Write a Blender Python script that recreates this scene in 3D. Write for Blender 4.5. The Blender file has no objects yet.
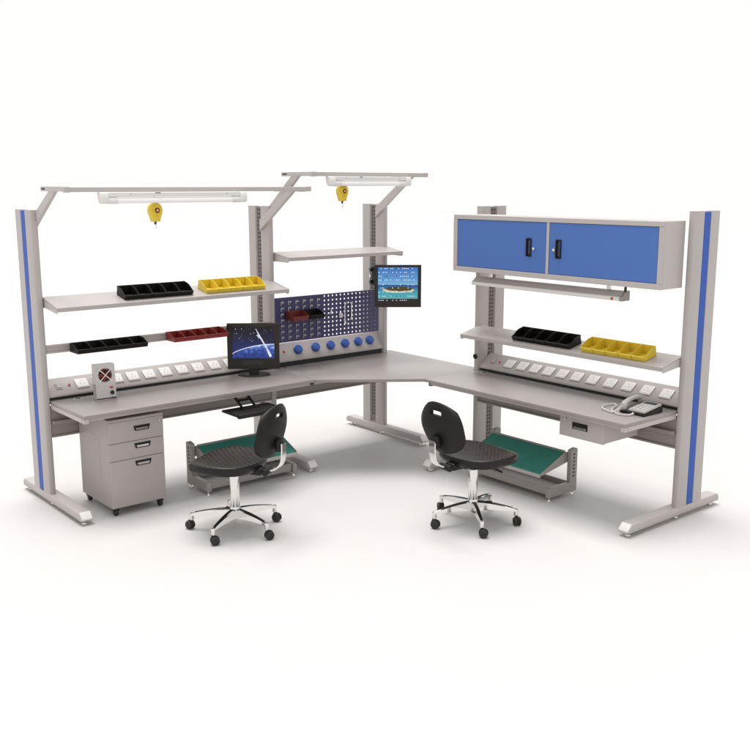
import bpy, bmesh, math, random
from mathutils import Vector, Matrix
R_ = math.radians
random.seed(4)
scene = bpy.context.scene
col = scene.collection

# ------------------------------------------------------------------ materials
def mat(name, color, rough=.45, metal=0., spec=.5, bump=0., bscale=60., var=0., vscale=6., coat=0., emit=0.):
    m = bpy.data.materials.new(name); m.use_nodes = True
    nt = m.node_tree; b = nt.nodes['Principled BSDF']
    b.inputs['Base Color'].default_value = (*color, 1)
    b.inputs['Roughness'].default_value = rough
    b.inputs['Metallic'].default_value = metal
    b.inputs['Specular IOR Level'].default_value = spec
    b.inputs['Coat Weight'].default_value = coat
    tc = nt.nodes.new('ShaderNodeTexCoord')
    if var > 0:
        n = nt.nodes.new('ShaderNodeTexNoise'); n.inputs['Scale'].default_value = vscale; n.inputs['Detail'].default_value = 5
        nt.links.new(tc.outputs['Object'], n.inputs['Vector'])
        r = nt.nodes.new('ShaderNodeValToRGB')
        r.color_ramp.elements[0].position = .3; r.color_ramp.elements[1].position = .7
        r.color_ramp.elements[0].color = (*[c*(1-var) for c in color], 1)
        r.color_ramp.elements[1].color = (*[min(1, c*(1+var)) for c in color], 1)
        nt.links.new(n.outputs['Fac'], r.inputs['Fac']); nt.links.new(r.outputs['Color'], b.inputs['Base Color'])
        mr = nt.nodes.new('ShaderNodeMapRange'); mr.inputs['To Min'].default_value = rough*.85; mr.inputs['To Max'].default_value = rough*1.15
        nt.links.new(n.outputs['Fac'], mr.inputs['Value']); nt.links.new(mr.outputs['Result'], b.inputs['Roughness'])
    if bump > 0:
        n2 = nt.nodes.new('ShaderNodeTexNoise'); n2.inputs['Scale'].default_value = bscale; n2.inputs['Detail'].default_value = 3
        nt.links.new(tc.outputs['Object'], n2.inputs['Vector'])
        bp = nt.nodes.new('ShaderNodeBump'); bp.inputs['Strength'].default_value = bump; bp.inputs['Distance'].default_value = .002
        nt.links.new(n2.outputs['Fac'], bp.inputs['Height']); nt.links.new(bp.outputs['Normal'], b.inputs['Normal'])
    if emit > 0:
        b.inputs['Emission Color'].default_value = (*color, 1); b.inputs['Emission Strength'].default_value = emit
    return m

M = {}
M['coat'] = mat('light_grey_powder_coat', (.435, .404, .39), .42, bump=.12, bscale=420, var=.015)
M['alu'] = mat('grey_column_paint', (.41, .38, .366), .42, bump=.08, bscale=400, var=.015)
M['top'] = mat('grey_laminate', (.275, .252, .243), .36, bump=.10, bscale=300, var=.03, vscale=3)
M['edge'] = mat('grey_edge_band', (.47, .435, .42), .4, var=.02)
M['panel'] = mat('grey_socket_tray', (.36, .33, .317), .42, bump=.08, bscale=300, var=.02)
M['shelfdim'] = mat('grey_shelf_coat_dimmed', (.385, .356, .343), .38, bump=.1, bscale=400, var=.015)  # same powder coat, colour darkened to offset overhead light on the shelves
M['modesty'] = mat('grey_coat_desk_shade', (.26, .235, .222), .45, bump=.08, bscale=300, var=.02)  # light grey coat with the shade below the desk put into its colour
M['white'] = mat('white_plastic', (.70, .68, .665), .35, var=.01)
M['offwhite'] = mat('pale_plastic', (.40, .375, .355), .4, var=.02)
M['tube'] = mat('white_tube', (.86, .85, .84), .25)
M['blue'] = mat('blue_door_paint', (.062, .148, .425), .5, spec=.35, bump=.06, bscale=300, var=.02, vscale=3)
M['stripe'] = mat('blue_strip', (.026, .088, .40), .5, spec=.25)
M['plug'] = mat('blue_plug_plastic', (.028, .085, .36), .35)
M['navy'] = mat('navy_board', (.038, .034, .11), .45, var=.05)
M['ped'] = mat('pedestal_paint', (.365, .336, .324), .40, bump=.08, bscale=400, var=.02)
M['black'] = mat('black_plastic', (.009, .0075, .0065), .42, spec=.3, bump=.1, bscale=300)
M['blackpu'] = mat('black_foam', (.008, .0065, .0055), .5, spec=.28, bump=.25, bscale=160, var=.15, vscale=20)
M['bezel'] = mat('monitor_bezel', (.022, .018, .016), .4, spec=.3)
M['slot'] = mat('dark_slot', (.035, .03, .028), .7)
M['groove'] = mat('shadowed_track', (.17, .152, .145), .5)
M['yellow'] = mat('yellow_plastic', (.68, .50, .035), .38, bump=.05, bscale=200, var=.04)
M['binblack'] = mat('black_bin_plastic', (.007, .006, .005), .45, spec=.25, bump=.05, bscale=200)
M['red'] = mat('red_plastic', (.22, .020, .015), .38, bump=.05, bscale=200, var=.05)
M['darkred'] = mat('dark_red_plastic', (.14, .02, .016), .45, var=.05)
M['reddot'] = mat('red_button', (.45, .02, .02), .3)
M['chrome'] = mat('polished_chrome', (.74, .73, .72), .09, metal=1.)
M['steel'] = mat('brushed_steel', (.60, .58, .56), .25, metal=1.)
M['green'] = mat('green_mat', (.034, .215, .165), .5, bump=.3, bscale=220, var=.10, vscale=5)
M['frame'] = mat('footrest_grey', (.30, .275, .262), .42, bump=.08, bscale=300, var=.02)
M['lampshell'] = mat('satin_aluminium', (.62, .59, .57), .32, metal=.35)
M['offcase'] = mat('pale_fan_paint', (.53, .50, .485), .35, var=.02)
M['rubber'] = mat('black_rubber', (.012, .011, .011), .55)
M['floor'] = mat('white_studio_floor', (.542, .523, .515), .6, spec=.3, var=.006, vscale=1.2)
M['keys'] = mat('phone_grey', (.50, .47, .45), .4)

# ------------------------------------------------------------------ mesh helper
class MB:
    def __init__(s): s.bm = bmesh.new(); s.mats = []
    def mi(s, m):
        if m not in s.mats: s.mats.append(m)
        return s.mats.index(m)
    def _add(s, b2, m, mtx=None, smooth=True):
        if mtx is not None: b2.transform(mtx)
        i = s.mi(m)
        for f in b2.faces: f.material_index = i; f.smooth = smooth
        me = bpy.data.meshes.new('tmp'); b2.to_mesh(me); b2.free()
        s.bm.from_mesh(me); bpy.data.meshes.remove(me)
    def box(s, x0, x1, y0, y1, z0, z1, m=None, bev=0., mtx=None, seg=1):
        b = bmesh.new(); bmesh.ops.create_cube(b, size=1)
        sc = Matrix.Diagonal((x1-x0, y1-y0, z1-z0, 1)); b.transform(Matrix.Translation(((x0+x1)/2, (y0+y1)/2, (z0+z1)/2)) @ sc)
        if bev > 0: bmesh.ops.bevel(b, geom=b.edges[:], offset=bev, segments=seg, affect='EDGES', profile=.5)
        s._add(b, m, mtx); return s
    def prism(s, pts, a0, a1, axis='x', m=None, bev=0., mtx=None, seg=1):
        """pts: polygon in the two other axes (x:(y,z) y:(x,z) z:(x,y)) extruded a0..a1"""
        b = bmesh.new()
        def P(u, v, a):
            return {'x': (a, u, v), 'y': (u, a, v), 'z': (u, v, a)}[axis]
        v0 = [b.verts.new(P(u, v, a0)) for u, v in pts]; v1 = [b.verts.new(P(u, v, a1)) for u, v in pts]
        b.faces.new(v0); b.faces.new(v1[::-1]); n = len(pts)
        for i in range(n): b.faces.new((v0[i], v1[i], v1[(i+1) % n], v0[(i+1) % n])[::-1])
        bmesh.ops.recalc_face_normals(b, faces=b.faces[:])
        if bev > 0: bmesh.ops.bevel(b, geom=b.edges[:], offset=bev, segments=seg, affect='EDGES', profile=.5)
        s._add(b, m, mtx); return s
    def cyl(s, p0, p1, r0, r1=None, n=20, m=None, bev=0.):
        p0, p1 = Vector(p0), Vector(p1); d = p1-p0; r1 = r0 if r1 is None else r1
        b = bmesh.new(); bmesh.ops.create_cone(b, cap_ends=True, segments=n, radius1=r0, radius2=r1, depth=d.length)
        if bev > 0:
            ed = [e for e in b.edges if len(e.link_faces) == 2 and any(len(f.verts) > 4 for f in e.link_faces)]
            bmesh.ops.bevel(b, geom=ed, offset=bev, segments=2, affect='EDGES', profile=.5)
        q = Vector((0, 0, 1)).rotation_difference(d.normalized()).to_matrix().to_4x4()
        s._add(b, m, Matrix.Translation((p0+p1)/2) @ q); return s
    def tube(s, pts, r, n=8, m=None, closed=False):
        pts = [Vector(p) for p in pts]; b = bmesh.new(); rings = []
        up = Vector((0, 0, 1)); prev = None
        for i, p in enumerate(pts):
            t = (pts[min(i+1, len(pts)-1)]-pts[max(i-1, 0)]).normalized()
            if prev is None:
                a = t.cross(up); a = a if a.length > .1 else t.cross(Vector((1, 0, 0)))
            else: a = prev - t*prev.dot(t)
            a.normalize(); prev = a; c = t.cross(a)
            rr = r[i] if isinstance(r, (list, tuple)) else r
            rings.append([b.verts.new(p + (a*math.cos(k*2*math.pi/n)+c*math.sin(k*2*math.pi/n))*rr) for k in range(n)])
        for i in range(len(rings)-1):
            for k in range(n): b.faces.new((rings[i][k], rings[i][(k+1) % n], rings[i+1][(k+1) % n], rings[i+1][k]))
        b.faces.new(rings[0][::-1]); b.faces.new(rings[-1])
        bmesh.ops.recalc_face_normals(b, faces=b.faces[:]); s._add(b, m); return s
    def raw(s, verts, faces, m=None, mtx=None):
        b = bmesh.new(); vs = [b.verts.new(v) for v in verts]
        for f in faces: b.faces.new([vs[i] for i in f])
        bmesh.ops.recalc_face_normals(b, faces=b.faces[:]); s._add(b, m, mtx); return s
    def build(s, name, m=None, parent=None, loc=None, rot=None, sharp=30):
        me = bpy.data.meshes.new(name); s.bm.to_mesh(me); s.bm.free()
        if not s.mats: me.materials.append(m)
        else:
            for q in s.mats: me.materials.append(q if q is not None else m)
        me.set_sharp_from_angle(angle=R_(sharp))
        o = bpy.data.objects.new(name, me); col.objects.link(o)
        if parent is not None: o.parent = parent
        if loc is not None: o.location = loc
        if rot is not None: o.rotation_euler = rot
        return o

def tag(o, label=None, cat=None, group=None, kind=None):
    if label: o['label'] = label
    if cat: o['category'] = cat
    if group: o['group'] = group
    if kind: o['kind'] = kind
    return o
def empty(name, loc, rz=0, **k):
    o = bpy.data.objects.new(name, None); col.objects.link(o); o.location = loc; o.rotation_euler = (0, 0, rz)
    o.empty_display_size = .1; return tag(o, **k)
def copy_tree(o, parent=None):
    c = o.copy(); col.objects.link(c); c.parent = parent
    for ch in list(o.children): copy_tree(ch, c)
    return c
def place(o, bench, lx, ly, lz, rz=0):
    """world placement of a top-level thing given in the local frame of a bench root"""
    a = bench.rotation_euler.z
    o.location = Vector(bench.location) + Vector((lx*math.cos(a)-ly*math.sin(a), lx*math.sin(a)+ly*math.cos(a), lz))
    o.rotation_euler = (o.rotation_euler.x, o.rotation_euler.y, a+rz)
    return o

# ------------------------------------------------------------------ dimensions (metres)
XL, XK = -1.867, 1.193
X2, YN, YR = 1.379, -1.232, -3.111
D, T, H = .30, .048, 2.055
W1, W2 = -XL, YN-YR
HD, HT = D/2, T/2
WT = .75

bench_l = empty('workbench', (XL, 0, 0), 0, label='left grey workbench with blue striped end column under the white pegless tilted shelf', cat='workbench')
bench_c = empty('corner_workbench', (0, 0, 0), 0, label='corner workbench with navy pegboard and angled front edge between the two long benches', cat='workbench')
bench_r = empty('workbench', (X2, YN, 0), R_(-90), label='right grey workbench with blue striped end column, carrying the telephone', cat='workbench')
bench_l['label'] = 'left grey workbench with blue striped end column, carrying the desk monitor and small fan'

# ------------------------------------------------------------------ column
def column(root, x, left, right, inward=0):
    """left/right: 'stripe' or 'slot' on the -x / +x face; foot shifted inward"""
    g, gd = .036, .012; r = .014
    pts = []
    def side(sx):
        return [(sx*(HT-r), -HD), (sx*HT, -HD+r), (sx*HT, -g-.004), (sx*(HT-gd), -g+.002), (sx*(HT-gd), g-.002), (sx*HT, g+.004), (sx*HT, HD-r), (sx*(HT-r), HD)]
    pr = side(1); c45 = r*.293
    pr = [pr[0], (HT-c45, -HD+c45)]+pr[1:-1]+[(HT-c45, HD-c45), pr[-1]]
    pts = pr+[(-a, b) for a, b in pr[::-1]]
    m = MB(); m.prism([(x+a, b) for a, b in pts], .075, H, 'z')
    # shallow score lines along the front and rear profile
    c = m.build('column', M['alu'], root)
    for sx, kind in ((-1, left), (1, right)):
        xs = x+sx*(HT-gd)
        if kind == 'stripe':
            s = MB(); s.box(min(xs, xs+sx*.0115), max(xs, xs+sx*.0115), -g+.0015, g-.0015, .0875, H-.004, bev=.001)
            s.build('blue_strip', M['stripe'], c)
        else:
            s = MB(); s.box(min(xs, xs+sx*.003), max(xs, xs+sx*.003), -g+.004, g-.004, .10, H-.006, M['groove'])
            z = .16
            while z < H-.03:
                for yy in (-.012, .012):
                    s.box(min(xs+sx*.002, xs+sx*.0045), max(xs+sx*.002, xs+sx*.0045), yy-.0055, yy+.0055, z, z+.017, M['slot'])
                z += .031
            s.build('slotted_strip', M['groove'], c)
    for ya, yb_ in ((-HD+.004, -g-.006), (g+.006, HD-.004)):
        cap = MB(); cap.box(x-HT+.003, x+HT-.003, ya, yb_, H, H+.003); cap.build('end_cap', M['coat'], c)
    # foot
    fw = .085
    if inward > 0: fx0, fx1 = x-HT-.001, x-HT+fw
    elif inward < 0: fx0, fx1 = x+HT-fw, x+HT+.001
    else: fx0, fx1 = x-fw/2, x+fw/2
    prof = [(-.685, .030), (-.685, .048), (-.650, .086), (.352, .086), (.372, .070), (.376, .055), (.376, .030)]
    f = MB(); f.prism(prof, fx0, fx1, 'x', bev=.007, seg=2)
    ft = f.build('foot', M['alu'], root)
    k = MB(); k.prism([(-.687, .040), (-.687, .050), (-.652, .0875), (-.647, .0875), (-.680, .048), (-.680, .040)], fx0+.007, fx1-.007, 'x', bev=.001)
    k.build('foot_cap', M['white'], ft)
    for yy in (-.635, -.10, .325):
        p = MB(); xc = (fx0+fx1)/2
        p.cyl((xc, yy, .002), (xc, yy, .011), .021, .018, 18); p.cyl((xc, yy, .010), (xc, yy, .034), .006, n=10)
        p.build('levelling_foot', M['steel'], ft)
    return c

column(bench_l, -.008, 'stripe', 'slot', 1)
column(bench_l, W1, 'slot', 'slot')
column(bench_c, XK, 'slot', 'slot')
column(bench_r, 0, 'slot', 'slot')
column(bench_r, W2, 'slot', 'stripe', -1)

# ------------------------------------------------------------------ worktops
def worktop(root, poly, name='worktop'):
    m = MB(); m.prism(poly, WT-.024, WT, 'z', bev=.003, seg=2)
    return m.build(name, M['top'], root)
bk, ft_, nb = -.066, -.712, -HD-.004
wl = worktop(bench_l, [(HT-.006, bk), (W1-HT-.002, bk), (W1-HT-.002, nb), (W1-.0012, nb), (W1-.0012, ft_), (HT-.006, ft_)])
XB = X2+bk
wc = worktop(bench_c, [(0.0012, nb), (HT+.002, nb), (HT+.002, bk), (XK-HT-.002, bk), (XK-HT-.002, nb), (XK+HT+.002, nb), (XK+HT+.002, bk), (XB, bk),
                       (XB, YN+HT+.002), (X2+nb, YN+HT+.002), (X2+nb, YN+.0005), (X2+ft_, YN+.0005), (0.0012, ft_)])
wr = worktop(bench_r, [(.0005, nb), (HT+.002, nb), (HT+.002, bk), (W2-HT-.002, bk), (W2-HT-.002, ft_), (.0005, ft_)])
def under(root, x0, x1):
    """steel rails and the panel below a worktop, running x0..x1 in bench space"""
    m = MB()
    m.box(x0, x1, -.160, -.150, .700, .7255); m.box(x0, x1, ft_+.035, ft_+.055, .7015, .7255)
    m.build('support_rail', M['coat'], root)
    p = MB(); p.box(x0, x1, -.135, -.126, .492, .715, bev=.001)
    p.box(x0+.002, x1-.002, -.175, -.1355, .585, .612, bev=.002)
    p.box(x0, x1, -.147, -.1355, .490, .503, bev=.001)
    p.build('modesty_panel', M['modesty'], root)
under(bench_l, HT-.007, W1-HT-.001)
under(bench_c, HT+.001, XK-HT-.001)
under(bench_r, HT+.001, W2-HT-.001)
def cantilever(root, x0, x1):
    m = MB(); m.prism([(-HD-.002, .60), (-HD-.002, .7255), (-.58, .7255), (-.58, .694), (-.50, .690), (-.30, .672)], x0, x1, 'x', bev=.002)
    m.build('cantilever_arm', M['coat'], root)
def endrail(root, x0, x1):
    m = MB(); m.prism([(-HD-.002, .694), (-HD-.002, .7255), (ft_+.004, .7255), (ft_+.004, .694)], x0, x1, 'x', bev=.002)
    m.build('end_rail', M['coat'], root)
endrail(bench_l, HT-.004, HT+.030); endrail(bench_r, W2-HT-.036, W2-HT-.004)
cantilever(bench_l, W1-.022, W1-.002); cantilever(bench_c, .002, .022)
cantilever(bench_c, XK-.02, XK+.02)
m = MB(); m.box(.002, .035, -.67, -.60, .69, .7255, bev=.002); m.build('joint_bracket', M['black'], bench_r)
m = MB(); m.box(.004, .044, -.655, -.63, .70, .7255, bev=.002); m.build('joint_bracket', M['black'], bench_c)
def grommet(root, x, y):
    m = MB(); m.cyl((x, y, WT-.004), (x, y, WT+.002), .030, .028, 28, M['coat']); m.cyl((x, y, WT+.001), (x, y, WT+.0030), .020, .020, 24, M['slot'])
    m.build('cable_grommet', M['coat'], root)
grommet(bench_l, .20, -.185); grommet(bench_c, .085, -.185); grommet(bench_r, .13, -.185); grommet(bench_r, 1.70, -.185)

# ------------------------------------------------------------------ socket trays
def tray(root, x0, x1, y0, z0, y1, z1):
    """sloped front from (y0,z0) up and back to (y1,z1)"""
    m = MB()
    m.prism([(y0, z0), (y0, z0+.012), (y1, z1), (y1+.012, z1), (y1+.012, z0)], x0, x1, 'x', bev=.0015)
    t = m.build('socket_tray', M['panel'], root)
    b = MB(); b.box(x0+.004, x1-.004, y0+.014, -.072, WT+.0005, z0-.0005, M['rubber'])
    b.build('dark_gap_fill', M['rubber'], t)  # dark block stands in for the shaded gap below the tray
    d = Vector((0, y1-y0, z1-(z0+.012))); L = d.length; ang = math.atan2(d.z, d.y)
    mtx = lambda x, s: Matrix.Translation(Vector((x, y0, z0+.012))+d*s) @ Matrix.Rotation(ang, 4, 'X')   # local z = outward normal
    return t, mtx, L
def socket(t, mtx, w=.090, h=.084):
    m = MB(); m.box(-w/2, w/2, -h/2, h/2, -.0005, .011, bev=.004, seg=2)
    m.box(-w*.40, w*.40, -h*.40, h*.40, .0105, .0125, bev=.001)
    for dx, dy, a in ((0, .014, 0), (-.013, -.010, .5), (.013, -.010, -.5)):
        m.box(-.0014, .0014, -.0055, .0055, .0115, .0130, M['slot'], mtx=Matrix.Translation((dx, dy, 0)) @ Matrix.Rotation(a, 4, 'Z'))
    o = m.build('socket', M['white'], t); o.data.transform(mtx); return o
def soc_share(first, t, mtx0, mtx1):
    o = first.copy(); col.objects.link(o); o.parent = t
    o.matrix_local = mtx1 @ mtx0.inverted(); return o

tl, ml, Ll = tray(bench_l, HT-.007, W1-HT-.001, -.137, .771, -.010, .878)
xs = [x-XL for x in (-1.589, -1.457, -1.327, -1.199, -1.068, -.933, -.794, -.655, -.512, -.37, -.228, -.09)]
f0 = None
for x in xs:
    if f0 is None: f0 = socket(tl, ml(x, .5)); mm0 = ml(x, .5)
    else: soc_share(f0, tl, mm0, ml(x, .5))
def buttons(t, mtx, xs_, xr, sw=True):
    if sw:
        m = MB(); m.box(-.024, .024, -.028, .028, -.0005, .006, bev=.003); m.box(-.014, .014, -.018, .018, .0055, .010, M['offwhite'], bev=.003)
        o = m.build('rocker_switch', M['panel'], t); o.data.transform(mtx(xs_, .5))
    m = MB(); m.cyl((0, 0, -.0005), (0, 0, .004), .012, n=20, m=M['coat']); m.cyl((0, 0, .0035), (0, 0, .011), .0085, .007, 18, M['reddot'])
    o = m.build('power_button', M['reddot'], t); o.data.transform(mtx(xr, .5))
buttons(tl, ml, -1.757-XL, -1.682-XL)

tr, mr_, Lr = tray(bench_r, HT+.001, W2-HT-.001, -.137, .771, -.010, .878)
ys = [YN-y for y in (-1.537, -1.670, -1.800, -1.930, -2.063, -2.200, -2.344, -2.497, -2.650, -2.804, -2.959)]
for x in ys:
    o = f0.copy(); col.objects.link(o); o.parent = tr; o.matrix_local = mr_(x, .5) @ mm0.inverted()
buttons(tr, mr_, YN+1.361, YN+1.430)

tc_, mc_, Lc = tray(bench_c, HT+.001, XK-HT-.001, -.140, .790, -.050, .932)
for x in (.273, .453, .612, .769, .914, 1.045):
    m = MB()
    pts = [(.040*math.cos(R_(22.5+45*k)), .040*math.sin(R_(22.5+45*k))) for k in range(8)]
    m.prism(pts, 0, .030, 'z', bev=.004, seg=2)
    m.cyl((0, 0, .029), (0, 0, .034), .026, .024, 20, M['plug'])
    o = m.build('round_socket', M['plug'], tc_); o.data.transform(mc_(x, .5))
m = MB(); m.cyl((0, 0, -.0005), (0, 0, .009), .009, .008, 18); o = m.build('power_button', M['reddot'], tc_); o.data.transform(mc_(.135, .5))

# ------------------------------------------------------------------ shelves
def shelf(root, x0, x1, yf, zf, yb, zb):
    dy, dz = yb-yf, zb-zf; th = .004
    m = MB()
    m.prism([(yf, zf), (yb, zb), (yb, zb-th), (yf+.006, zf-th), (yf+.006, zf-.026), (yf, zf-.028)], x0, x1, 'x', bev=.001)
    s = m.build('shelf', M['shelfdim'], root)
    for xx in (x0+.001, x1-.004):
        b = MB(); b.prism([(yf+.007, zf-th-.001), (yb+.003, zb-th-.001), (yb+.003, zb-.075), (yb-.05, zb-.072), (yf+.007, zf-.040)], xx, xx+.003, 'x')
        b.build('shelf_bracket', M['coat'], s)
    return s
shelf(bench_l, HT-.005, W1+.012, -.372, 1.420, -.118, 1.474)
shelf(bench_c, HT+.006, XK+.030, -.345, 1.661, -.118, 1.694)
shelf(bench_r, .014, W2-HT+.002, -.345, 1.066, -.120, 1.118)

# bin rail of the left bench
m = MB(); m.box(HT-.007, W1-HT-.001, -.140, -.134, 1.083, 1.143)
m.box(HT-.007, W1-HT-.001, -.148, -.1405, 1.131, 1.143, bev=.001); m.box(HT-.007, W1-HT-.001, -.148, -.1405, 1.083, 1.095, bev=.001)
m.box(HT-.007, W1-HT-.001, -.146, -.1405, 1.108, 1.117, bev=.001)
m.build('bin_rail', M['coat'], bench_l)

# ------------------------------------------------------------------ upper arms and rails
YRAIL = -.65
def arm(root, x, z0, zt, yst):
    """diagonal strut with a short bar on top running to the rail"""
    m = MB()
    m.prism([(-.055, z0), (-.055, z0-.085), (yst-.10, zt-.012), (yst, zt-.012)], x-.013, x+.013, 'x', bev=.002)
    m.cyl((x-.015, -.13, z0+.022), (x+.015, -.13, z0+.022), .008, n=12, m=M['steel'])
    a = m.build('support_arm', M['coat'], root)
    b = MB(); b.box(x-.015, x+.015, YRAIL-.016, -.27, zt-.0155, zt+.0155, bev=.002)
    for sx in (-1, 1):
        b.box(x+sx*.0145-.0015, x+sx*.0145+.0015, -.345, -.285, zt-.005, zt+.006, M['slot'])
    b.build('arm_bar', M['coat'], a)
def rail(root, x0, x1, z):
    m = MB(); m.box(x0, x1, YRAIL-.015, YRAIL+.015, z-.015, z+.015, bev=.002)
    for xe in (x0, x1): m.box(xe-.018, xe+.018, YRAIL-.018, YRAIL+.018, z-.018, z+.018, bev=.003)
    m.build('top_rail', M['coat'], root)
arm(bench_l, .0+HT-.008, 2.000, 2.197, -.40); arm(bench_l, W1-HT-.010, 1.950, 2.188, -.43)
rail(bench_l, .018, W1+.005, 2.193)
arm(bench_c, .040, 2.035, 2.303, -.40); arm(bench_c, XK-.030, 2.030, 2.300, -.44)
rail(bench_c, .055, XK+.0, 2.302)

# ------------------------------------------------------------------ pegboard (with real holes)
m = MB(); bm = bmesh.new()
px0, px1, pz0, pz1 = HT+.004, XK-HT-.04, .952, 1.322
hx = [.535+i*.0425 for i in range(14)]; hz = [.972+i*.0369 for i in range(10)]; hh = .0068
xs_ = [px0]+[v for h in hx for v in (h-hh, h+hh)]+[px1]; zs_ = [pz0]+[v for h in hz for v in (h-hh, h+hh)]+[pz1]
grid = [[bm.verts.new((x, -.128, z)) for z in zs_] for x in xs_]
for i in range(len(xs_)-1):
    for j in range(len(zs_)-1):
        if i % 2 == 1 and j % 2 == 1: continue
        bm.faces.new((grid[i][j], grid[i+1][j], grid[i+1][j+1], grid[i][j+1]))
geo = bmesh.ops.extrude_face_region(bm, geom=bm.faces[:])
bmesh.ops.translate(bm, verts=[v for v in geo['geom'] if isinstance(v, bmesh.types.BMVert)], vec=(0, .002, 0))
bmesh.ops.recalc_face_normals(bm, faces=bm.faces[:]); m._add(bm, M['navy'])
m.box(px0, px1, -.126, -.112, pz1-.004, pz1, M['coat']); m.box(px0, px1, -.126, -.112, pz0, pz0+.004, M['navy'])
peg = m.build('pegboard', M['navy'], bench_c)
m = MB(); m.prism([(-.1285, 0), (-.137, .004), (-.139, .011), (-.1285, .017)], -.010, .012, 'x')
m.box(-.016, -.011, -.136, -.1285, -.014, .017); hk0 = m.build('lit_louvre', M['offwhite'], peg); hk0.location = (.105, 0, .985)  # board-coloured louvres, painted pale to show light on their tops
for i in range(6):
    for j in range(7):
        if i or j:
            o = hk0.copy(); col.objects.link(o); o.parent = peg; o.location = (.105+i*.073, 0, .985+j*.048)

# ------------------------------------------------------------------ overhead cabinet
cab = empty('overhead_cabinet', (0, 0, 0), label='grey overhead cabinet with two blue doors above the right bench', cat='cabinet')
place(cab, bench_r, 0, 0, 0)
cx0, cx1, cyf, cyb, cz0, cz1 = -.030, 1.838, -.392, -.148, 1.568, 1.998
m = MB()
m.box(cx0, cx1, cyf+.02, cyb, cz0, cz1, bev=.002)
o = m.build('cabinet_body', M['coat'], cab)
m = MB()
dz0, dz1 = 1.606, 1.964; d1 = (.012, .897); d2 = (.922, 1.806)
fy0, fy1 = cyf, cyf+.0195
m.box(cx0, cx1, fy0, fy1, dz1+.001, cz1, bev=.002); m.box(cx0, cx1, fy0, fy1, cz0, dz0-.001, bev=.002)
for a, b in ((cx0, d1[0]-.001), (d1[1]+.001, d2[0]-.001), (d2[1]+.001, cx1)): m.box(a, b, fy0, fy1, dz0-.0005, dz1+.0005, bev=.001)
m.build('cabinet_frame', M['coat'], cab)
for (a, b), hxx, lx in ((d1, .742, .785), (d2, 1.012, .969)):
    m = MB(); m.box(a+.0015, b-.0015, fy0+.004, fy1-.001, dz0+.0015, dz1-.0015, bev=.002); dr = m.build('door', M['blue'], cab)
    h = MB(); z = 1.784
    h.box(hxx-.020, hxx+.020, fy0-.004, fy0+.006, z-.066, z+.066, M['black'], bev=.006, seg=2)
    h.box(hxx-.006, hxx+.012, fy0-.0055, fy0-.003, z-.050, z+.050, M['navy'], bev=.002)
    h.box(hxx-.020, hxx-.009, fy0-.018, fy0-.003, z-.064, z+.064, M['black'], bev=.004, seg=2)
    h.build('handle', M['black'], dr)
    k = MB(); k.cyl((lx, fy0+.005, z-.008), (lx, fy0-.007, z-.008), .011, n=20, bev=.002); k.build('lock', M['chrome'], dr)

# ------------------------------------------------------------------ lamps
def ceiling_tube(label, x0, x1, z, root):
    r = empty('tube_light', (0, 0, 0), label=label, cat='tube light', group='white tube lights under the top rails')
    place(r, root, (x0+x1)/2, YRAIL-.022, z); h = (x1-x0)/2
    m = MB(); m.prism([(-.026, .034), (.034, .034), (.030, .004), (-.022, .004)], -h+.01, h-.01, 'x', bev=.003)
    hs = m.build('housing', M['white'], r)
    t = MB(); t.cyl((-h+.035, -.010, -.018), (h-.035, -.010, -.018), .0185, n=24); t.build('tube', M['tube'], r)
    for sx in (-1, 1):
        e = MB(); a, b = sorted((sx*h, sx*(h-.055)))
        e.prism([(-.033, -.030), (-.034, .006), (-.026, .035), (.036, .035), (.026, -.010), (.010, -.037), (-.020, -.038)], a, b, 'x', bev=.008, seg=3)
        e.cyl((sx*(h-.05), -.010, -.018), (sx*(h-.115), -.010, -.018), .0215, n=24)
        e.build('end_cap', M['white'], r)
    for xx in (-h*.62, h*.70):
        c = MB(); c.cyl((xx, -.0265, .024), (xx, -.030, .024), .004, n=12); c.build('screw', M['steel'], r)
    c = MB(); c.box(-h*.30, -h*.23, -.0285, -.0255, .028, .033); c.build('cable_slot', M['slot'], r)
    return r
ceiling_tube('long white tube light under the lower top rail of the left bench', -1.645-XL, -.560-XL, 2.1415, bench_l)
ceiling_tube('short white tube light under the higher top rail of the corner bench', .175, .995, 2.2505, bench_c)

lamp = empty('under_cabinet_lamp', (0, 0, 0), label='slim metal strip lamp hung below the blue door cabinet', cat='strip lamp')
place(lamp, bench_r, 0, -.279, 1.49)
m = MB(); prof = [(-.046, -.028), (-.046, -.002), (-.036, .006), (-.030, .006), (-.018, .020), (.004, .032), (.040, .034), (.040, -.028)]
m.prism(prof, .11, 1.485, 'x', bev=.002); m.build('housing', M['lampshell'], lamp)
m = MB(); m.box(.112, 1.483, -.049, -.0465, -.026, -.004, bev=.001); m.build('diffuser', M['white'], lamp)
m = MB(); m.prism([(a*1.06, b*1.06) for a, b in prof], 1.4855, 1.505, 'x', bev=.002)
m.prism([(-.004, .034), (.012, .034), (.012, .065), (.0, .065)], 1.488, 1.500, 'x', M['bezel'])
m.build('end_plate', M['frame'], lamp)
m = MB(); m.cyl((1.428, -.048, -.016), (1.428, -.054, -.016), .009, n=18); m.build('switch', M['reddot'], lamp)
for xx in (.25, 1.35):
    m = MB(); m.box(xx-.01, xx+.01, .005, .030, .034, .0775, bev=.001); m.build('hanger_clip', M['steel'], lamp)

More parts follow.
